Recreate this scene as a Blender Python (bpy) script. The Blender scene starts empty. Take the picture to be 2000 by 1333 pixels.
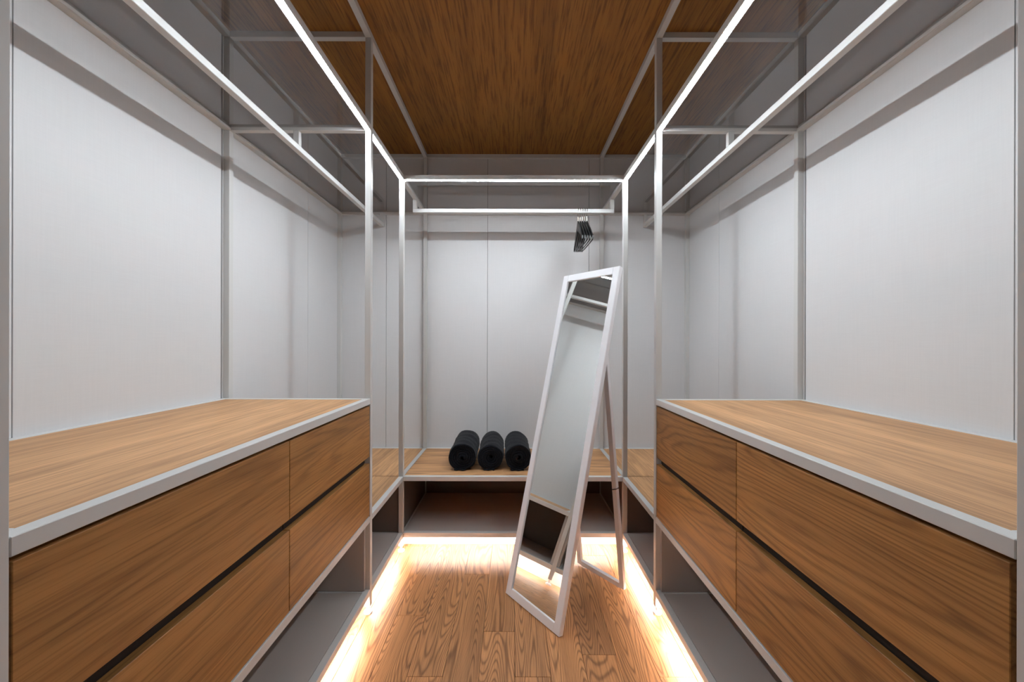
import bpy, bmesh, math, random
from mathutils import Vector, Matrix, noise
sc = bpy.context.scene
COL = sc.collection
R = math.radians
rnd = random.Random(7)

# ------------------------------------------------------------------ camera, world, exposure
F = 790.0                     # focal length in pixels of the 2000 px wide frame
H = 1.155                     # camera height
cd = bpy.data.cameras.new('camera'); cam = bpy.data.objects.new('camera', cd); COL.objects.link(cam)
cd.sensor_width = 36.0; cd.lens = 36.0 * F / 2000.0
cd.shift_x = -2.5 / 2000; cd.shift_y = 4.5 / 2000
cd.clip_start = 0.02
cam.location = (0, 0, H); cam.rotation_euler = (R(90), R(-0.12), 0)
sc.camera = cam
w = bpy.data.worlds.new('world'); sc.world = w; w.use_nodes = True
w.node_tree.nodes['Background'].inputs[0].default_value = (0.8, 0.9, 1.0, 1)
w.node_tree.nodes['Background'].inputs[1].default_value = 0.05
sc.view_settings.view_transform = 'Standard'; sc.view_settings.look = 'None'
sc.view_settings.gamma = 1.0; sc.view_settings.use_curve_mapping = False
sc.view_settings.exposure = 0.0
try:
    sc.cycles.max_bounces = 16; sc.cycles.diffuse_bounces = 8; sc.cycles.transparent_max_bounces = 24
    sc.cycles.glossy_bounces = 8
except Exception: pass
LED_TOP = 134.0
LED_FLOOR = 135.0

# ------------------------------------------------------------------ materials
def lin(c):
    return tuple((v/255/12.92 if v/255 <= .04045 else ((v/255+.055)/1.055)**2.4) for v in c) + (1,)
def mat(name):
    m = bpy.data.materials.new(name); m.use_nodes = True
    return m, m.node_tree, m.node_tree.nodes['Principled BSDF']
def N(t, kind, **kw):
    n = t.nodes.new(kind)
    for k, v in kw.items(): setattr(n, k, v)
    return n
def mathn(t, op, a, b=None):
    n = t.nodes.new('ShaderNodeMath'); n.operation = op
    for i, v in enumerate((a, b)):
        if v is None: continue
        if isinstance(v, (int, float)): n.inputs[i].default_value = v
        else: t.links.new(v, n.inputs[i])
    return n.outputs[0]
def ramp(t, fac, stops):
    n = t.nodes.new('ShaderNodeValToRGB'); e = n.color_ramp.elements
    while len(e) < len(stops): e.new(0.5)
    for el, (p, c) in zip(e, stops): el.position = p; el.color = c
    t.links.new(fac, n.inputs[0]); return n.outputs[0]
def mixc(t, kind, fac, a, b):
    n = t.nodes.new('ShaderNodeMix'); n.data_type = 'RGBA'; n.blend_type = kind
    if isinstance(fac, (int, float)): n.inputs[0].default_value = fac
    else: t.links.new(fac, n.inputs[0])
    for i, v in ((6, a), (7, b)):
        if isinstance(v, tuple): n.inputs[i].default_value = v
        else: t.links.new(v, n.inputs[i])
    return n.outputs[2]

def wood(name, base, axis='Y', rings=10, field=(7, .55), ring_amt=.45, pore_amt=.5, rough=.42, vary=.12, pore_scale=230, spec=.4):
    """oak: contour lines of a stretched noise field give cathedral figure, plus pores and tone drift"""
    m, t, b = mat(name); L = t.links.new
    tc = N(t, 'ShaderNodeTexCoord'); oi = N(t, 'ShaderNodeObjectInfo')
    mp = N(t, 'ShaderNodeMapping'); L(tc.outputs['Object'], mp.inputs[0])
    if axis == 'X': mp.inputs['Rotation'].default_value = (0, 0, R(90))
    off = N(t, 'ShaderNodeCombineXYZ')
    L(mathn(t, 'MULTIPLY', oi.outputs['Random'], 37.0), off.inputs[0])
    L(mathn(t, 'MULTIPLY', oi.outputs['Random'], 91.0), off.inputs[1])
    L(mathn(t, 'MULTIPLY', oi.outputs['Random'], 53.0), off.inputs[2])
    add = N(t, 'ShaderNodeVectorMath', operation='ADD'); L(mp.outputs[0], add.inputs[0]); L(off.outputs[0], add.inputs[1])
    def scaled(a, l):
        v = N(t, 'ShaderNodeVectorMath', operation='MULTIPLY'); L(add.outputs[0], v.inputs[0]); v.inputs[1].default_value = (a, l, a)
        return v.outputs[0]
    def nz(vec, detail, rough_=.5, dist=0):
        n = N(t, 'ShaderNodeTexNoise'); n.inputs['Scale'].default_value = 1; n.inputs['Detail'].default_value = detail
        n.inputs['Roughness'].default_value = rough_; n.inputs['Distortion'].default_value = dist
        L(vec, n.inputs['Vector']); return n.outputs['Fac']
    fld = nz(scaled(*field), 1.0)
    wob = nz(scaled(40, 9), 3.0)
    arg = mathn(t, 'ADD', mathn(t, 'MULTIPLY', fld, rings*6.283), mathn(t, 'MULTIPLY', wob, 2.6))
    rg = mathn(t, 'MULTIPLY', mathn(t, 'ADD', mathn(t, 'SINE', arg), 1.0), .5)
    ringc = ramp(t, rg, [(0, (0.34, 0.28, 0.23, 1)), (.25, (.78, .76, .73, 1)), (.6, (1.02, 1.02, 1.02, 1)), (1, (1.06, 1.06, 1.06, 1))])
    pore = nz(scaled(pore_scale, 5.5), 3.0, .6)
    porec = ramp(t, pore, [(.36, (.42, .36, .31, 1)), (.52, (1, 1, 1, 1))])
    tone = nz(scaled(16, .5), 3.0, .55)
    tonec = ramp(t, tone, [(.3, (.78, .76, .73, 1)), (.7, (1.16, 1.15, 1.13, 1))])
    c = mixc(t, 'MULTIPLY', 1.0, lin(base), tonec)
    c = mixc(t, 'MULTIPLY', ring_amt, c, ringc)
    c = mixc(t, 'MULTIPLY', pore_amt, c, porec)
    hsv = N(t, 'ShaderNodeHueSaturation'); L(c, hsv.inputs['Color'])
    L(mathn(t, 'ADD', mathn(t, 'MULTIPLY', oi.outputs['Random'], vary*2), 1-vary), hsv.inputs['Value'])
    L(hsv.outputs[0], b.inputs['Base Color'])
    b.inputs['Roughness'].default_value = rough
    b.inputs['Specular IOR Level'].default_value = spec
    bp = N(t, 'ShaderNodeBump'); bp.inputs['Strength'].default_value = .12; bp.inputs['Distance'].default_value = .001
    L(pore, bp.inputs['Height']); L(bp.outputs[0], b.inputs['Normal'])
    return m
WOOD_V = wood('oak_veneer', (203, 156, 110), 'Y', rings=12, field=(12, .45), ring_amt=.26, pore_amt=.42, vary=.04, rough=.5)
WOOD_D = wood('oak_veneer_shaded', (164, 119, 67), 'Y', rings=14, field=(11, .5), ring_amt=.38, pore_amt=.45, vary=.05, rough=.5)  # same oak as the counter, side-face shade put into a darker colour
WOOD_F = wood('oak_figured_shaded', (166, 120, 67), 'Y', rings=26, field=(5.5, .65), ring_amt=.5, pore_amt=.5, vary=.06, rough=.5)  # figured oak, likewise darkened for the shade on the drawer faces
WOOD_X = wood('oak_bench_veneer', (203, 154, 108), 'X', rings=12, field=(9, .5), ring_amt=.55, pore_amt=.4, vary=.04, rough=.5)
WOOD_C = wood('oak_ceiling_veneer', (152, 104, 42), 'Y', rings=5, field=(18, .2), ring_amt=.15, pore_amt=.75, vary=0.0, rough=.6, pore_scale=120)
WOOD_P = wood('oak_plank', (190, 136, 90), 'Y', rings=44, field=(8, .8), ring_amt=.72, pore_amt=.45, vary=.21, rough=.38, pore_scale=200)

def plain(name, col, rough=.5, metal=0, spec=.5, bump=None):
    m, t, b = mat(name); L = t.links.new
    tc = N(t, 'ShaderNodeTexCoord')
    n = N(t, 'ShaderNodeTexNoise'); n.inputs['Scale'].default_value = 6; n.inputs['Detail'].default_value = 4
    L(tc.outputs['Object'], n.inputs['Vector'])
    c = mixc(t, 'MULTIPLY', 1.0, lin(col), ramp(t, n.outputs['Fac'], [(.3, (.97, .97, .97, 1)), (.7, (1.0, 1.0, 1.0, 1))]))
    L(c, b.inputs['Base Color'])
    b.inputs['Roughness'].default_value = rough; b.inputs['Metallic'].default_value = metal
    b.inputs['Specular IOR Level'].default_value = spec
    if bump:
        s, amt, dist = bump
        k = N(t, 'ShaderNodeTexNoise'); k.inputs['Scale'].default_value = s; k.inputs['Detail'].default_value = 3
        L(tc.outputs['Object'], k.inputs['Vector'])
        bp = N(t, 'ShaderNodeBump'); bp.inputs['Strength'].default_value = amt; bp.inputs['Distance'].default_value = dist
        L(k.outputs['Fac'], bp.inputs['Height']); L(bp.outputs[0], b.inputs['Normal'])
    return m
FRAME = plain('powder_coated_frame', (204, 204, 202), .42, 0, .5, (900, .08, .0004))
FRAMEB = plain('brushed_post', (204, 204, 202), .38, 0, .5)
GREY = plain('taupe_laminate', (178, 171, 166), .5)
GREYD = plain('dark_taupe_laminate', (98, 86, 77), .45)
DARKBROWN = plain('dark_recess', (38, 26, 17), .7)  # near-black, shade of gaps and slots put into the colour
JOINT = plain('panel_joint', (92, 90, 86), .8)
PLINTH = plain('white_plinth', (235, 232, 228), .6)
WHITE = plain('white_lacquered_wood', (238, 238, 242), .35)
BLACK = plain('black_plastic', (14, 14, 15), .3)
CORD = plain('black_cord', (20, 18, 18), .7)
METAL = plain('steel_wire', (190, 188, 184), .25, 1)
IVORY = plain('ivory_sleeve', (225, 220, 205), .4)
RUBBER = plain('dark_pad', (40, 38, 38), .7)

def linen():
    m, t, b = mat('linen_laminate'); L = t.links.new
    tc = N(t, 'ShaderNodeTexCoord')
    def nz(sc_):
        v = N(t, 'ShaderNodeVectorMath', operation='MULTIPLY'); L(tc.outputs['Object'], v.inputs[0]); v.inputs[1].default_value = sc_
        n = N(t, 'ShaderNodeTexNoise'); n.inputs['Scale'].default_value = 1; n.inputs['Detail'].default_value = 2; L(v.outputs[0], n.inputs['Vector'])
        return n.outputs['Fac']
    a = nz((300, 300, 9)); c = nz((9, 9, 300))
    s = mathn(t, 'MULTIPLY', mathn(t, 'ADD', a, c), .5)
    col = mixc(t, 'MULTIPLY', 1.0, lin((210, 210, 211)), ramp(t, s, [(.4, (.975, .975, .975, 1)), (.6, (1, 1, 1, 1))]))
    L(col, b.inputs['Base Color']); b.inputs['Roughness'].default_value = .55; b.inputs['Specular IOR Level'].default_value = .35
    bp = N(t, 'ShaderNodeBump'); bp.inputs['Strength'].default_value = .1; bp.inputs['Distance'].default_value = .0005
    L(s, bp.inputs['Height']); L(bp.outputs[0], b.inputs['Normal'])
    return m
LINEN = linen()

def smoked():
    m, t, b = mat('smoked_glass'); L = t.links.new; t.nodes.remove(b)
    out = t.nodes['Material Output']
    tr = N(t, 'ShaderNodeBsdfTransparent'); tr.inputs[0].default_value = (.86, .86, .86, 1)
    gl = N(t, 'ShaderNodeBsdfGlossy'); gl.inputs['Roughness'].default_value = .03; gl.inputs['Color'].default_value = (1, 1, 1, 1)
    fr = N(t, 'ShaderNodeFresnel'); fr.inputs[0].default_value = 1.62
    ge = N(t, 'ShaderNodeNewGeometry')
    fac = mathn(t, 'MULTIPLY', fr.outputs[0], mathn(t, 'SUBTRACT', 1.0, ge.outputs['Backfacing']))
    mx = N(t, 'ShaderNodeMixShader'); L(fac, mx.inputs[0]); L(tr.outputs[0], mx.inputs[1]); L(gl.outputs[0], mx.inputs[2])
    L(mx.outputs[0], out.inputs[0]); return m
GLASS = smoked()
def mirror():
    m, t, b = mat('mirror_silver')
    b.inputs['Base Color'].default_value = (.86, .89, .88, 1); b.inputs['Metallic'].default_value = 1; b.inputs['Roughness'].default_value = .0
    return m
MIRROR = mirror()
def led(name, col, s):
    m, t, b = mat(name)
    b.inputs['Base Color'].default_value = (.8, .8, .8, 1)
    b.inputs['Emission Color'].default_value = col; b.inputs['Emission Strength'].default_value = s
    return m
LEDT = led('led_diffuser_neutral', (.86, .93, .985, 1), LED_TOP)
LEDF = led('led_diffuser_warm', (1.0, .90, .84, 1), LED_FLOOR)
def towel_mat():
    m, t, b = mat('black_terry'); L = t.links.new
    tc = N(t, 'ShaderNodeTexCoord')
    n = N(t, 'ShaderNodeTexNoise'); n.inputs['Scale'].default_value = 260; n.inputs['Detail'].default_value = 4; L(tc.outputs['Object'], n.inputs['Vector'])
    L(ramp(t, n.outputs['Fac'], [(.3, lin((3, 3, 5))), (.7, lin((20, 22, 30)))]), b.inputs['Base Color'])
    b.inputs['Roughness'].default_value = .95; b.inputs['Sheen Weight'].default_value = .1; b.inputs['Specular IOR Level'].default_value = .1
    bp = N(t, 'ShaderNodeBump'); bp.inputs['Strength'].default_value = .8; bp.inputs['Distance'].default_value = .003
    L(n.outputs['Fac'], bp.inputs['Height']); L(bp.outputs[0], b.inputs['Normal'])
    return m
TERRY = towel_mat()

# ------------------------------------------------------------------ helpers
def tag(o, label=None, cat=None, group=None, kind=None):
    if label: o['label'] = label
    if cat: o['category'] = cat
    if group: o['group'] = group
    if kind: o['kind'] = kind
    return o
def empty(name, loc, label, cat, group=None):
    o = bpy.data.objects.new(name, None); COL.objects.link(o); o.location = loc; o.empty_display_size = .1
    return tag(o, label, cat, group)
def wloc(o):
    v = Vector((0, 0, 0))
    while o is not None: v = v + Vector(o.location); o = o.parent
    return v
_cache = {}
def box(name, xr, yr, zr, m, parent=None, bevel=.0008):
    x0, x1 = sorted(xr); y0, y1 = sorted(yr); z0, z1 = sorted(zr)
    d = (round(x1-x0, 5), round(y1-y0, 5), round(z1-z0, 5)); key = (d, m.name, bevel)
    if key not in _cache:
        bm = bmesh.new(); bmesh.ops.create_cube(bm, size=1.0)
        bmesh.ops.scale(bm, vec=d, verts=bm.verts)
        if bevel and min(d) > bevel*2.5: bmesh.ops.bevel(bm, geom=bm.edges[:], offset=bevel, segments=1, affect='EDGES')
        me = bpy.data.meshes.new(name); bm.to_mesh(me); bm.free(); me.materials.append(m); _cache[key] = me
    o = bpy.data.objects.new(name, _cache[key]); COL.objects.link(o)
    c = Vector(((x0+x1)/2, (y0+y1)/2, (z0+z1)/2))
    if parent is not None: o.parent = parent; c = c - wloc(parent)
    o.location = c; return o
def mesh(name, bm, m, parent=None, smooth=False, loc=(0, 0, 0)):
    me = bpy.data.meshes.new(name); bmesh.ops.recalc_face_normals(bm, faces=bm.faces[:]); bm.to_mesh(me); bm.free(); me.materials.append(m)
    if smooth:
        for p in me.polygons: p.use_smooth = True
    o = bpy.data.objects.new(name, me); COL.objects.link(o); o.location = loc
    if parent is not None: o.parent = parent
    return o
def cyl(bm, c, r0, r1, z0, z1, n=20):
    ring = []
    for z, r in ((z0, r0), (z1, r1)):
        ring.append([bm.verts.new((c[0]+r*math.cos(2*math.pi*i/n), c[1]+r*math.sin(2*math.pi*i/n), z)) for i in range(n)])
    for i in range(n): bm.faces.new((ring[0][i], ring[0][(i+1) % n], ring[1][(i+1) % n], ring[1][i]))
    bm.faces.new(ring[1]); bm.faces.new(ring[0][::-1])
def tube(bm, pts, r, n=8, flat=1.0):
    pts = [Vector(p) for p in pts]; rings = []
    for i, p in enumerate(pts):
        a = pts[max(i-1, 0)]; b = pts[min(i+1, len(pts)-1)]; d = (b-a).normalized()
        up = Vector((1, 0, 0)) if abs(d.x) < .9 else Vector((0, 1, 0))
        u = d.cross(up).normalized(); v = d.cross(u).normalized()
        rr = r[i] if isinstance(r, (list, tuple)) else r
        rings.append([bm.verts.new(p + u*rr*math.cos(2*math.pi*k/n) + v*rr*flat*math.sin(2*math.pi*k/n)) for k in range(n)])
    for a, b in zip(rings, rings[1:]):
        for k in range(n): bm.faces.new((a[k], a[(k+1) % n], b[(k+1) % n], b[k]))
    bm.faces.new(rings[0]); bm.faces.new(rings[-1][::-1])
def barbox(bm, a, b, w_dir, w, t_dir, t):
    """straight bar of rectangular section from a to b"""
    a = Vector(a); b = Vector(b); u = Vector(w_dir)*w/2; v = Vector(t_dir)*t/2
    vs = [bm.verts.new(p + su*u + sv*v) for p in (a, b) for su, sv in ((-1, -1), (1, -1), (1, 1), (-1, 1))]
    for f in ((0, 1, 2, 3), (7, 6, 5, 4), (0, 4, 5, 1), (1, 5, 6, 2), (2, 6, 7, 3), (3, 7, 4, 0)): bm.faces.new([vs[i] for i in f])

# ------------------------------------------------------------------ layout
T = .025; h = T/2
W = .62            # centre line of the aisle posts
XW = 1.235         # face of the side wall panels
YN, YA, YB, YW = .476, 1.734, 2.247, 2.862
YK = -.782         # next post behind the camera
ZC = H + 1.328     # ceiling
ZS1 = H + .930; ZS0 = H + .905      # shelf frame
ZT1 = H - .236; ZT0 = ZT1 - T       # counter frame
ZL1 = .417; ZL0 = ZL1 - T           # rail under the drawers = bench frame
ZB1 = .106; ZB0 = ZB1 - T           # bottom rail
YF = -1.35         # wall behind the camera

# ------------------------------------------------------------------ setting
fl = box('floor', (-1.26, 1.26), (YF, YW+.03), (-.08, -.0142), DARKBROWN, None, 0); tag(fl, 'oak plank floor running the length of the dressing room', kind='structure')
ends = {-2: [2.02, .95, .1], -1: [2.6, 1.62, .62], 0: [2.45, 1.40, .45], 1: [1.98, .9, 0], 2: [1.50, .5], 3: [2.2, 1.1, .2],
        -3: [2.5, 1.40, .4], -4: [1.715, .8], -5: [2.3, 1.2, .2], 4: [1.40, .4], 5: [1.9, 1.0], -6: [1.6, .5]}
P = .125
for k in range(-7, 6):
    x0 = .008 + (k if k > -99 else 0)*P
    e = [2.40] + [v for v in ends.get(k+0, ends.get(k, [1.7, .7])) if v < 2.35]
    y = e[-1]
    while y > YF + .01: y = max(YF + .005, y - .95); e.append(y)
    for a, b in zip(e, e[1:]):
        if a - b < .03: continue
        o = box('plank', (x0+.0005, x0+P-.0005), (b+.0005, a-.0005), (-.014, 0), WOOD_P, fl, .0009)
ce = box('ceiling', (-1.26, 1.26), (YF, YW+.03), (ZC, ZC+.04), WOOD_C, None, 0); tag(ce, 'brown oak veneer ceiling', kind='structure')
def wall_with_panels(name, axis, s, seams, lab):
    if axis == 'x':
        wl = box(name, (s*(XW+.010), s*(XW+.06)), (YF-.04, YW+.012), (0, ZC), JOINT, None, 0)
    else:
        y0, y1 = (YW+.010, YW+.06) if s > 0 else (YF-.05, YF-.004)
        wl = box(name, (-XW-.009, XW+.009), (y0, y1), (0, ZC), JOINT, None, 0)
    tag(wl, lab, kind='structure')
    g = .0012
    G = lambda q: .004 if abs(q-1.712) < .001 else g
    for a, b in zip(seams, seams[1:]):
        if axis == 'x': box('wall_panel', (s*XW, s*(XW+.0098)), (a+G(a), b-G(b)), (.002, ZC-.002), LINEN, wl, .0006)
        elif s > 0: box('wall_panel', (a+g, b-g), (YW, YW+.0098), (.002, ZC-.002), LINEN, wl, .0006)
        else: box('wall_panel', (a+g, b-g), (YF-.0038, YF), (.002, ZC-.002), GREYD, wl, .0006)  # unseen end wall, panels coloured dark to cut bounced light
    return wl
sy = [YF, -.437, .280, .997, 1.712, 2.431, YW-.001]
wall_with_panels('wall_left', 'x', -1, sy, 'pale linen-textured panelled wall behind the left shelving')
wall_with_panels('wall_right', 'x', 1, sy, 'pale linen-textured panelled wall behind the right shelving')
wall_with_panels('wall_back', 'y', 1, [-XW+.001, -.900, -.183, .534, XW-.001], 'pale linen-textured panelled wall at the far end')
wall_with_panels('wall_front', 'y', -1, [-XW+.001, -.6, .6, XW-.001], 'unseen panelled wall behind the camera, coloured dark to cut bounced light')
KX = .695; KY = 2.322
for s, nm in ((-1, 'left'), (1, 'right')):
    b = box('baseboard_'+nm, (s*KX, s*(KX+.015)), (YF+.02, KY+.0), (.0005, ZB0-.001), PLINTH, None, .0005)
    tag(b, 'white recessed plinth under the %s cabinets' % nm, kind='structure')
b = box('baseboard_back', (-KX-.015, KX+.015), (KY+.0005, KY+.0155), (.0005, ZB0-.001), PLINTH, None, .0005)
tag(b, 'white recessed plinth under the rear bench', kind='structure')

# ------------------------------------------------------------------ side wardrobe frames
def post(parent, x, y, z0, z1, foot=True):
    p = box('post', (x-h, x+h), (y-h, y+h), (z0, z1), FRAMEB, parent, .0012)
    if foot:
        bm = bmesh.new(); cyl(bm, (0, 0), .018, .018, 0, .007); cyl(bm, (0, 0), .018, .008, .007, .012); cyl(bm, (0, 0), .006, .006, .012, z0-.0005)
        f = mesh('adjustable_foot', bm, WHITE, p, False); f.location = Vector((x, y, 0)) - wloc(p)
    return p
def side_frame(s, nm):
    e = empty('wardrobe_frame', (s*W, YA, 0), 'light grey metal frame of the %s-hand shelving with posts, smoked glass shelf and hanging rail' % nm, 'shelving', 'metal wardrobe frames')
    X = s*W
    for y in (YK, YN, YA): post(e, X, y, .03, ZC-T-.0005)
    post(e, X, YB, .03, ZS0)
    xw = s*(XW-h)
    for y in (YK, YN, YA, YW-h): box('wall_post', (xw-h, xw+h), (y-h, y+h), (.002, ZC-.0005), FRAME, e)
    yb = YW - .0005
    # top (ceiling) rails
    box('ceiling_rail', (X-h, X+h), (YK-h, yb-T), (ZC-T, ZC-.0003), FRAME, e)
    box('ceiling_rail', (xw-h, xw+h), (YN+h, YA-h), (ZC-T, ZC-.0003), FRAME, e)
    box('ceiling_rail', (xw-h, xw+h), (YA+h, yb-T), (ZC-T, ZC-.0003), FRAME, e)
    for y in (YN, YA): box('ceiling_rail', (X+s*h, xw-s*h), (y-h, y+h), (ZC-T, ZC-.0003), FRAME, e)
    # shelf level rails: aisle side (carries the light), wall side, cross pieces
    for a, b in ((YK+h, YN-h), (YN+h, YA-h), (YA+h, YB-h)):
        box('shelf_rail', (X-h, X+h), (a, b), (ZS0+.005, ZS1), FRAME, e)
        for q in (-1, 1): box('channel_lip', (X+q*h, X+q*(h-.003)), (a, b), (ZS0, ZS0+.005), FRAME, e, .0004)
    box('shelf_rail', (X-h, X+h), (YB+h, yb-T), (ZS0, ZS1), FRAME, e)
    for a, b in ((YK+h, YN-h), (YN+h, YA-h), (YA+h, yb-T)):
        box('shelf_rail', (xw-h, xw+h), (a, b), (ZS0, ZS1), FRAME, e)
        box('rail_lip', (xw-s*h, xw-s*(h+.006)), (a, b), (ZS0, ZS0+.010), FRAME, e, .0005)
    for y in (YN, YA): box('shelf_rail', (X+s*h, xw-s*h), (y-h, y+h), (ZS0, ZS1), FRAME, e)
    # corner post top at B
    box('corner_joint', (X-h, X+h), (YB-h, YB+h), (ZS0, ZS1), FRAME, e)
    # glass shelves
    for a, b in ((YK+h, YN-h), (YN+h, YA-h), (YA+h, YW-T-.001)):
        box('glass_shelf', (X+s*(h+.001), xw-s*(h+.001)), (a+.001, b-.001), (ZS1-.012, ZS1-.004), GLASS, e, 0)
    # hanging rail
    xr = s*(W + (XW-W)/2)
    hr = box('hanging_rail', (xr-h, xr+h), (YK, YW-.002), (H+.821, H+.845), FRAME, e, .0012)
    for y in (YN, YA, YW-.016):
        box('bracket', (xr-.012, xr+.012), (y-.011, y+.011), (H+.845, ZS0), FRAME, hr)
    # far wall rail of the corner at shelf height and ceiling height
    box('shelf_rail', (X+s*h, xw-s*h), (YW-T, YW-.0005), (ZS0, ZS1), FRAME, e)
    box('ceiling_rail', (X+s*h, xw-s*h), (YW-T, YW-.0005), (ZC-T, ZC-.0003), FRAME, e)
    return e
FL = side_frame(-1, 'left'); FR = side_frame(1, 'right')

def rear_frame():
    e = empty('wardrobe_frame', (0, YW-.3, 0), 'light grey metal frame at the far end with smoked glass shelf and short hanging rail', 'shelving', 'metal wardrobe frames')
    for s in (-1, 1): box('wall_post', (s*W-h, s*W+h), (YW-T, YW-.0005), (.002, ZC-.0005), FRAME, e)
    box('ceiling_rail', (-W+h, W-h), (YW-T, YW-.0005), (ZC-T, ZC-.0003), FRAME, e)
    box('shelf_rail', (-W+h, W-h), (YW-T, YW-.0005), (ZS0, ZS1), FRAME, e)
    box('shelf_rail', (-W+h, W-h), (YB-h, YB+h), (ZS0+.005, ZS1), FRAME, e)
    for q in (-1, 1): box('channel_lip', (-W+h, W-h), (YB+q*h, YB+q*(h-.003)), (ZS0, ZS0+.005), FRAME, e, .0004)
    box('glass_shelf', (-W+h+.001, W-h-.001), (YB+h+.001, YW-T-.001), (ZS1-.012, ZS1-.004), GLASS, e, 0)
    hr = box('hanging_rail', (-W-h, W+h), (2.55-h, 2.55+h), (H+.821, H+.845), FRAMEB, e, .0012)
    for s in (-1, 1): box('bracket', (s*W-h, s*W+h), (2.55-h, 2.55+h), (H+.845, ZS0), FRAME, hr)
    return e
rear_frame()

# ------------------------------------------------------------------ light strips
def strip(nm, xr, yr, zr, m, label, group):
    o = box(nm, xr, yr, zr, m, None, .0006); tag(o, label, 'light', group); return o
LW = .0075
for s, nm in ((-1, 'left'), (1, 'right')):
    X = s*W
    for (a, b), wh in (((YN+h, YA-h), 'in front of the %s drawer chest' % nm), ((YA+h, YB-h), 'in the far %s corner bay' % nm)):
        strip('light_strip', (X-LW, X+LW), (a+.0005, b-.0005), (ZS0-.0022, ZS0+.0048), LEDT, 'white glowing strip under the %s overhead shelf rail, %s' % (nm, wh), 'overhead light strips')
    strip('plinth_light', (s*.640, s*.652), (YN+h+T+.001, YA-h-T-.001), (ZB1-.019, ZB1-.0127), LEDF, 'warm glowing strip under the %s drawer chest lighting the floor' % nm, 'floor light strips')
    strip('plinth_light', (s*.640, s*.652), (YA+h+T+.001, YB-.02), (ZB1-.019, ZB1-.0127), LEDF, 'short warm glowing strip under the %s corner bench lighting the floor' % nm, 'floor light strips')
strip('light_strip', (-W+h+.0005, W-h-.0005), (YB-LW, YB+LW), (ZS0-.0022, ZS0+.0048), LEDT, 'white glowing strip across the far end above the bench', 'overhead light strips')
strip('plinth_light', (-W+.05, W-.05), (YB+.020, YB+.032), (ZB1-.019, ZB1-.0127), LEDF, 'warm glowing strip under the far bench lighting the floor', 'floor light strips')

# ------------------------------------------------------------------ drawer chests
def chest(s, nm):
    y0, y1 = YN+h+.0005, YA-h-.0005
    xa, xb = s*(W-h), s*(XW-.0005)           # aisle face, wall
    e = empty('drawer_chest', (s*(W+.3), (y0+y1)/2, 0), 'long oak chest of four drawers with open lower shelf along the %s wall' % nm, 'cabinet', 'oak drawer chests')
    def frame(z0, z1, nme):
        box(nme, (xa, xa+s*T), (y0, y1), (z0, z1), FRAME, e, .0012)
        box(nme, (xb, xb-s*T), (y0+.026, y1), (z0, z1), FRAME, e)
        for a in ((y0, y0+T), (y1-T, y1+.0)): box(nme, (xa+s*T, xb-s*T), a, (z0, z1), FRAME, e)
    frame(ZT0, ZT1, 'top_frame'); 
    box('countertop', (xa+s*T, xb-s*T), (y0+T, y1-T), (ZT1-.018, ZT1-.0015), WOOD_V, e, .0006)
    frame(ZL0, ZL1, 'lower_frame')
    box('carcass_bottom', (xa+s*T, xb-s*T), (y0+T, y1-T), (ZL0+.003, ZL1-.002), GREY, e)
    # carcass behind the fronts
    box('carcass', (xa+s*.024, xb-s*.03), (y0+.006, y1-.004), (ZL1+.001, ZT0-.003), DARKBROWN, e)
    ym = (YN+YA)/2
    zu0, zu1 = H-.483, ZT0-.0075
    zl0, zl1 = ZL1+.003, H-.512
    gN = .004 if s < 0 else .007
    for (ya, yb) in ((y0+gN, ym-.0013), (ym+.0013, y1-.002)):
        for (za, zb) in ((zu0, zu1), (zl0, zl1)):
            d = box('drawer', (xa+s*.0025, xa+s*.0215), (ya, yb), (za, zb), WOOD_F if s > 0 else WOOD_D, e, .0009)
            box('dark_backing', (xa+s*.0220, xa+s*.0238), (ya+.002, yb-.002), (H-.510, H-.485) if za > .5 else (zl0+.01, zl1-.01), DARKBROWN, d, 0)  # dark strip behind the fronts, slot shade put into its colour
    # open shelf below
    frame(ZB0, ZB1, 'bottom_frame')
    box('shelf_board', (xa+s*(T+.002), xb-s*T), (y0+T, y1-T), (ZB1-.011, ZB1-.001), GREY, e, .0006)
    box('light_stop', (xa+s*(T+.0005), xa+s*(T+.03)), (y0+T, y1-T), (ZB1-.0125, ZB1-.0112), FRAME, e, .0003)  # added unseen strip, stops floor light leaking up through the groove
    box('side_panel', (xa+s*(T-.006), xb-s*.001), (y1-.016, y1), (ZB1+.001, ZL0-.001), GREY, e)
    box('side_panel', (xa+s*(T-.006), xb-s*.001), (y0, y0+.016), (ZB1+.001, ZL0-.001), GREY, e)
    box('back_panel', (xb-s*.002, xb-s*.012), (y0+.017, y1-.017), (ZB1+.001, ZL0-.001), GREY, e)
chest(-1, 'left'); chest(1, 'right')

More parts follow.
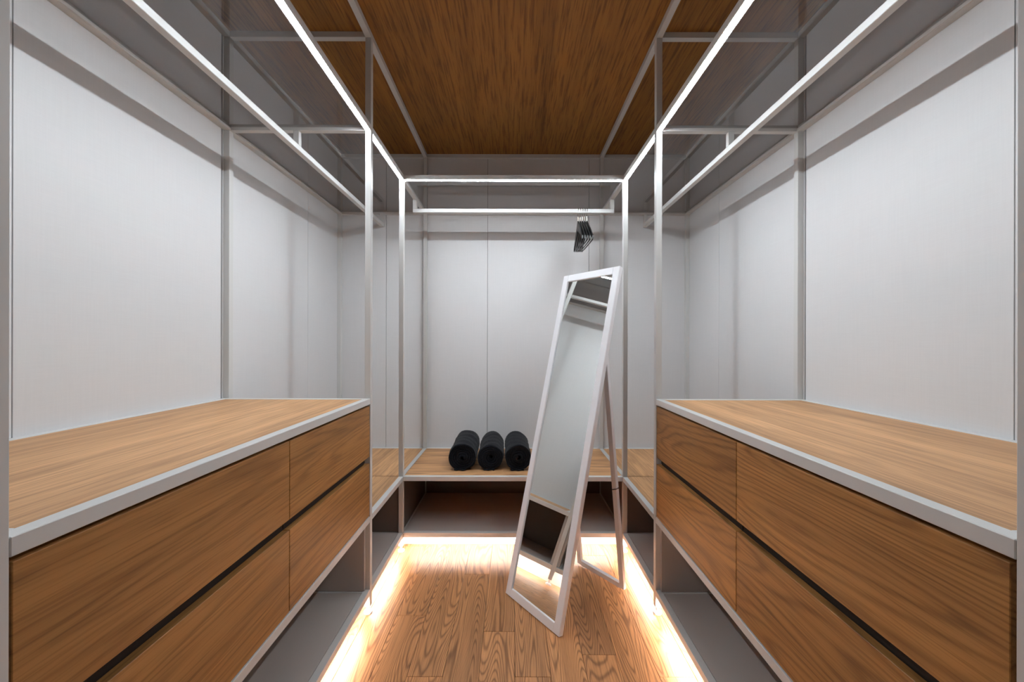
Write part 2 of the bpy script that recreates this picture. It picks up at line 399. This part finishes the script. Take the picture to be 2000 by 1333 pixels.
# ------------------------------------------------------------------ benches
def corner_bench(s, nm):
    y0, y1 = YA+h+.0005, YW-.0005-T
    xa, xb = s*(W-h), s*(XW-.0005)
    e = empty('corner_bench', (s*(W+.3), (y0+y1)/2, 0), 'low oak corner bench over a grey open shelf in the far %s corner' % nm, 'bench', 'low oak benches')
    for z0, z1, nme in ((ZL0, ZL1, 'bench_frame'), (ZB0, ZB1, 'bottom_frame')):
        box(nme, (xa, xa+s*T), (y0, YB-h-.0005), (z0, z1), FRAME, e, .0012)
        box(nme, (xa, xa+s*T), (YB+h+.0005, y1), (z0, z1), FRAME, e, .0012)
        box(nme, (xb, xb-s*T), (y0, y1), (z0, z1), FRAME, e)
        box(nme, (xa+s*T, xb-s*T), (y0, y0+T), (z0, z1), FRAME, e)
        box(nme, (xa+s*T, xb-s*T), (y1, y1+T), (z0, z1), FRAME, e)
    box('bench_board', (xa+s*T, xb-s*T), (y0+T, YB-.001), (ZL1-.018, ZL1-.001), WOOD_V, e, .0006)
    box('bench_board', (xa+s*T, xb-s*T), (YB+.001, y1), (ZL1-.018, ZL1-.001), WOOD_V, e, .0006)
    box('shelf_board', (xa+s*(T+.002), xb-s*T), (y0+T, y1), (ZB1-.011, ZB1-.001), GREY, e, .0006)
    box('light_stop', (xa+s*(T+.0005), xa+s*(T+.03)), (y0+T, YB-.02), (ZB1-.0125, ZB1-.0112), FRAME, e, .0003)  # added unseen light stop under the corner shelf groove
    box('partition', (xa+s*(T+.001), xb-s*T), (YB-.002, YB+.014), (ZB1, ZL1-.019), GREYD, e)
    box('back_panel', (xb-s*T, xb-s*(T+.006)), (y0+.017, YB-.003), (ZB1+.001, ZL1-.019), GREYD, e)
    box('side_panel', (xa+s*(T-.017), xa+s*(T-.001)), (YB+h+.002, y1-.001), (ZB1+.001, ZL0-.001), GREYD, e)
    box('side_panel', (xa+s*(T-.006), xb-s*.001), (y0, y0+.016), (ZB1+.001, ZL0-.001), GREY, e)
corner_bench(-1, 'left'); corner_bench(1, 'right')
e = empty('bench', (0, YW-.3, 0), 'low oak bench between the far posts carrying the rolled black towels', 'bench', 'low oak benches')
for z0, z1, nme in ((ZL0, ZL1, 'bench_frame'), (ZB0, ZB1, 'bottom_frame')):
    box(nme, (-W+h+.0005, W-h-.0005), (YB-h, YB+h), (z0, z1), FRAME, e, .0012)
    box(nme, (-W+h+.0005, W-h-.0005), (YW-T, YW-.0005), (z0, z1), FRAME, e)
box('bench_board', (-W+h+.001, W-h-.001), (YB+h, YW-T), (ZL1-.018, ZL1-.001), WOOD_X, e, .0006)
box('shelf_board', (-W+h+.001, W-h-.001), (YB+h+.002, YW-T), (ZB1-.011, ZB1-.001), GREY, e, .0006)
box('light_stop', (-W+.05, W-.05), (YB+h+.0005, YB+h+.03), (ZB1-.0125, ZB1-.0112), FRAME, e, .0003)  # added unseen light stop under the rear shelf groove
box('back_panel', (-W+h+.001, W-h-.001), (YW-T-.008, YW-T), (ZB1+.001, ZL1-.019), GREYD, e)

# ------------------------------------------------------------------ standing mirror
def standing_mirror():
    BL = Vector((-.034, 1.866, 0)); BR = Vector((.181, 1.584, 0))
    wv = (BR-BL).normalized(); n = Vector((-wv.y, wv.x, 0))
    if n.y < 0: n = -n
    width = (BR-BL).length; a = .371; top = 1.5; Lg = math.hypot(a, top)
    up = (n*a + Vector((0, 0, top))).normalized(); out = wv.cross(up).normalized()
    if out.dot(n) < 0: out = -out           # out = towards the back
    mid = (BL+BR)/2
    e = empty('standing_mirror', mid, 'tall narrow white-framed mirror tilted back on its folding stand on the floor', 'mirror')
    fw, th = .035, .022
    O = Vector((0, 0, .003))
    def P(u, v, d=0): return O + wv*u + up*v + out*d
    hw = width/2
    for nme, u0, u1, v0, v1 in (('frame_side', -hw, -hw+fw, 0, Lg), ('frame_side', hw-fw, hw, 0, Lg), ('frame_bottom', -hw+fw, hw-fw, 0, fw), ('frame_top', -hw+fw, hw-fw, Lg-fw, Lg)):
        bm = bmesh.new()
        vs = [bm.verts.new(P(u, v, d)) for d in (0, th) for u, v in ((u0, v0), (u1, v0), (u1, v1), (u0, v1))]
        for f in ((0, 1, 2, 3), (7, 6, 5, 4), (0, 4, 5, 1), (1, 5, 6, 2), (2, 6, 7, 3), (3, 7, 4, 0)): bm.faces.new([vs[i] for i in f])
        bmesh.ops.bevel(bm, geom=bm.edges[:], offset=.0015, segments=2, affect='EDGES')
        mesh(nme, bm, WHITE, e)
    for nme, dd, m, g in (('mirror_glass', .006, MIRROR, .0006), ('backing_board', .0115, RUBBER, .0006)):
        bm = bmesh.new()
        vs = [bm.verts.new(P(u, v, d)) for d in (dd, dd+.004) for u, v in ((-hw+fw-g, fw-g), (hw-fw+g, fw-g), (hw-fw+g, Lg-fw+g), (-hw+fw-g, Lg-fw+g))]
        for f in ((0, 1, 2, 3), (7, 6, 5, 4), (0, 4, 5, 1), (1, 5, 6, 2), (2, 6, 7, 3), (3, 7, 4, 0)): bm.faces.new([vs[i] for i in f])
        mesh(nme, bm, m, e)
    # stand: U frame hinged on the back
    zt = 1.16; fr = zt/top
    sw = .1475; lw, lt = .026, .018
    hinge = n*(a*fr) + Vector((0, 0, zt)) + out*(th+.010)
    foot = n*.453 + Vector((0, 0, lt/2+.001))
    ld = (hinge-foot).normalized(); tn = wv.cross(ld).normalized()
    for sgn in (-1, 1):
        bm = bmesh.new(); barbox(bm, foot + wv*sgn*(sw-lw/2), hinge + wv*sgn*(sw-lw/2), wv, lw, tn, lt)
        bmesh.ops.bevel(bm, geom=bm.edges[:], offset=.0012, segments=1, affect='EDGES')
        lg = mesh('stand_leg', bm, WHITE, e)
        if sgn > 0:
            t = .335
            c = foot + wv*sgn*(sw-lw/2) + (hinge-foot)*.418
            bm = bmesh.new(); pts = []
            for k in range(13):
                an = 2*math.pi*k/12
                q = Vector((math.cos(an), math.sin(an), 0)); m_ = max(abs(q.x), abs(q.y)); q = q/m_
                pts.append(c + wv*q.x*(lw/2+.0015) + tn*q.y*(lt/2+.0015) + ld*(.006*q.x))
            tube(bm, pts, .0022, 6); cd_ = mesh('cord', bm, CORD, lg); tag(cd_, 'black cord tied round the leg')
    bm = bmesh.new(); barbox(bm, foot - wv*(sw-lw) , foot + wv*(sw-lw), ld, .024, tn, lt-.001)
    for v in bm.verts: v.co += ld*.010
    mesh('stand_crossbar', bm, WHITE, e)
    bm = bmesh.new(); barbox(bm, hinge - wv*(sw-lw), hinge + wv*(sw-lw), ld, .024, tn, lt-.001)
    for v in bm.verts: v.co -= ld*.010
    mesh('stand_crossbar', bm, WHITE, e)
    for sgn in (-1, 1):
        bm = bmesh.new(); barbox(bm, wv*sgn*(hw-.02) - wv*.014 + out*th/2, wv*sgn*(hw-.02) + wv*.014 + out*th/2, n, .016, (0, 0, 1), .004)
        for v in bm.verts: v.co.z += .0022
        mesh('foot_pad', bm, RUBBER, e)
standing_mirror()

# ------------------------------------------------------------------ rolled towels
def towel(front, back, Rr, seed, label, squash=.93, end_ang=-1.7):
    f = Vector((front[0], front[1], 0)); bk = Vector((back[0], back[1], 0)); ax = (bk-f); L = ax.length; ax.normalize(); sd = Vector((ax.y, -ax.x, 0))
    bm = bmesh.new(); th = .0125; turns = (Rr-.008)/ (th*1.08); ns = int(turns*26); na = 18
    zb = -Rr*squash*.93
    def pt(r, an, v):
        yy = v
        wob = 1 + .075*noise.noise(Vector((math.cos(an)*1.5+seed, math.sin(an)*1.5, v*9)))
        fold = .0028*math.sin(v*70 + 3*math.sin(an+seed)) * (1 if r > Rr*.85 else .2)
        rr = r*wob + fold
        x = rr*math.cos(an); z = rr*math.sin(an)*squash
        z = max(z, zb) if z > zb-.05 else zb
        dep = -.010*math.sin(min(1, r/Rr)*6.0 + seed)*max(0, 1 - v/(L*.12)) * (1-r/Rr+.25)
        return f + sd*x + ax*(v+dep) + Vector((0, 0, z - zb + ZL1))
    grid = []
    a0 = end_ang - turns*2*math.pi
    for i in range(ns+1):
        t = i/ns; an = a0 + t*turns*2*math.pi; rc = .010 + (Rr-th/2-.010)*t
        row = []
        for off in (1, -1):
            row.append([bm.verts.new(pt(max(.002, rc + off*th*.46), an, L*j/na)) for j in range(na+1)])
        grid.append(row)
    for a, b in zip(grid, grid[1:]):
        for k in (0, 1):
            for j in range(na): bm.faces.new((a[k][j], a[k][j+1], b[k][j+1], b[k][j]) if k == 0 else (a[k][j+1], a[k][j], b[k][j], b[k][j+1]))
        bm.faces.new((a[0][0], b[0][0], b[1][0], a[1][0])); bm.faces.new((a[0][na], a[1][na], b[1][na], b[0][na]))
    for g in (grid[0], grid[-1]):
        for j in range(na): bm.faces.new((g[0][j], g[0][j+1], g[1][j+1], g[1][j]))
    # loose corner lying on the board at the front
    o = mesh('rolled_towel', bm, TERRY, None, True); 
    c = (f+bk)/2; c.z = ZL1
    for v in o.data.vertices: v.co -= c
    o.location = c
    tag(o, label, 'towel', 'rolled towels on the bench')
    bm = bmesh.new(); n1 = 10
    u0, u1 = -Rr*.55, Rr*.25
    vs = []
    for i in range(n1+1):
        u = u0 + (u1-u0)*i/n1; zz = ZL1 + .0015 + .002*math.sin(i*1.3+seed)
        zz = max(zz, ZL1+.0008)
        vs.append([bm.verts.new(f + sd*u + ax*(.03) + Vector((0, 0, zz+.006))), bm.verts.new(f + sd*u - ax*(.008+.003*math.sin(i+seed)) + Vector((0, 0, zz+.006))),
                   bm.verts.new(f + sd*u - ax*(.008+.003*math.sin(i+seed)) + Vector((0, 0, zz))), bm.verts.new(f + sd*u + ax*(.03) + Vector((0, 0, zz)))])
    for a, b in zip(vs, vs[1:]):
        for k in range(4): bm.faces.new((a[k], a[(k+1) % 4], b[(k+1) % 4], b[k]))
    bm.faces.new(vs[0]); bm.faces.new(vs[-1][::-1])
    t = mesh('hem', bm, TERRY, o); 
    for v in t.data.vertices: v.co -= c
    return o
towel((-.293, 2.345), (-.301, 2.745), .0865, 1.3, 'black rolled towel, leftmost of the three on the bench')
towel((-.128, 2.350), (-.1365, 2.735), .0790, 4.1, 'black rolled towel in the middle of the three on the bench', .98, -2.1)
towel((.0325, 2.345), (.024, 2.745), .0825, 7.7, 'black rolled towel nearest the mirror on the bench', .95, -1.2)

# ------------------------------------------------------------------ hangers
def hanger():
    e = empty('clothes_hanger', (0, 0, 0), 'slim black hanger', 'hanger', 'black hangers on the far rail')
    zc = H + .845 - .0105
    bm = bmesh.new(); pts = []
    for k in range(17):
        an = R(215 - k*(215+75)/16) if False else R(200 - k*270/16)
        pts.append((0, .0178*math.cos(an), .0178*math.sin(an)))
    pts += [(0, .003, -.026), (0, 0, -.034), (0, 0, -.050)]
    tube(bm, pts, .0016, 8); mesh('hook', bm, METAL, e, True)
    bm = bmesh.new(); cyl(bm, (0, 0), .0018, .0024, -.062, -.040, 10); mesh('sleeve', bm, IVORY, e)
    zt = -.062
    bm = bmesh.new()
    # shoulder body: upper and lower outline in the YZ plane, thick in X
    up_, lo_ = [], []
    n_ = 14; hwid = .172
    for i in range(-n_, n_+1):
        u = i/n_; y = u*hwid; au = abs(u)
        zu = zt - .008*min(1, au*6) - .128*au**1.15
        zl = zu - (.062 - .044*au)
        up_.append((y, zu)); lo_.append((y, zl))
    tk = [.0078 for _ in up_]
    rows = []
    for (y, zu), (_, zl), t in zip(up_, lo_, tk):
        rows.append([bm.verts.new((-t/2, y, zu)), bm.verts.new((t/2, y, zu)), bm.verts.new((t/2, y, zl)), bm.verts.new((-t/2, y, zl))])
    for a, b in zip(rows, rows[1:]):
        for k in range(4): bm.faces.new((a[k], a[(k+1) % 4], b[(k+1) % 4], b[k]))
    bm.faces.new(rows[0]); bm.faces.new(rows[-1][::-1])
    bmesh.ops.bevel(bm, geom=[ed for ed in bm.edges if len(ed.link_faces) == 2 and ed.calc_face_angle(0) > .8], offset=.0012, segments=1, affect='EDGES')
    mesh('shoulders', bm, BLACK, e)
    bm = bmesh.new(); zb = up_[0][1] - .010
    tube(bm, [(0, -hwid+.004, zb), (0, -hwid+.012, zb-.012), (0, -.08, zb-.014), (0, .08, zb-.014), (0, hwid-.012, zb-.012), (0, hwid-.004, zb)], .0035, 8)
    mesh('trouser_bar', bm, BLACK, e, True)
    return e
HG = hanger()
spots = [(.407, -.6, 'leftmost of the five'), (.4205, -.1, 'second from the left of the five'), (.434, .5, 'in the middle of the five'),
         (.4485, .9, 'fourth from the left of the five'), (.4625, 1.5, 'rightmost of the five')]
for i, (x, rz, d) in enumerate(spots):
    if i == 0: o = HG
    else:
        o = HG.copy(); COL.objects.link(o)
        for ch in list(HG.children):
            c = ch.copy(); COL.objects.link(c); c.parent = o
    o.location = (x, 2.55, H + .845 - .0108 + .0003); o.rotation_euler = (0, 0, R(rz))
    o['label'] = 'slim black hanger on the far rail, ' + d
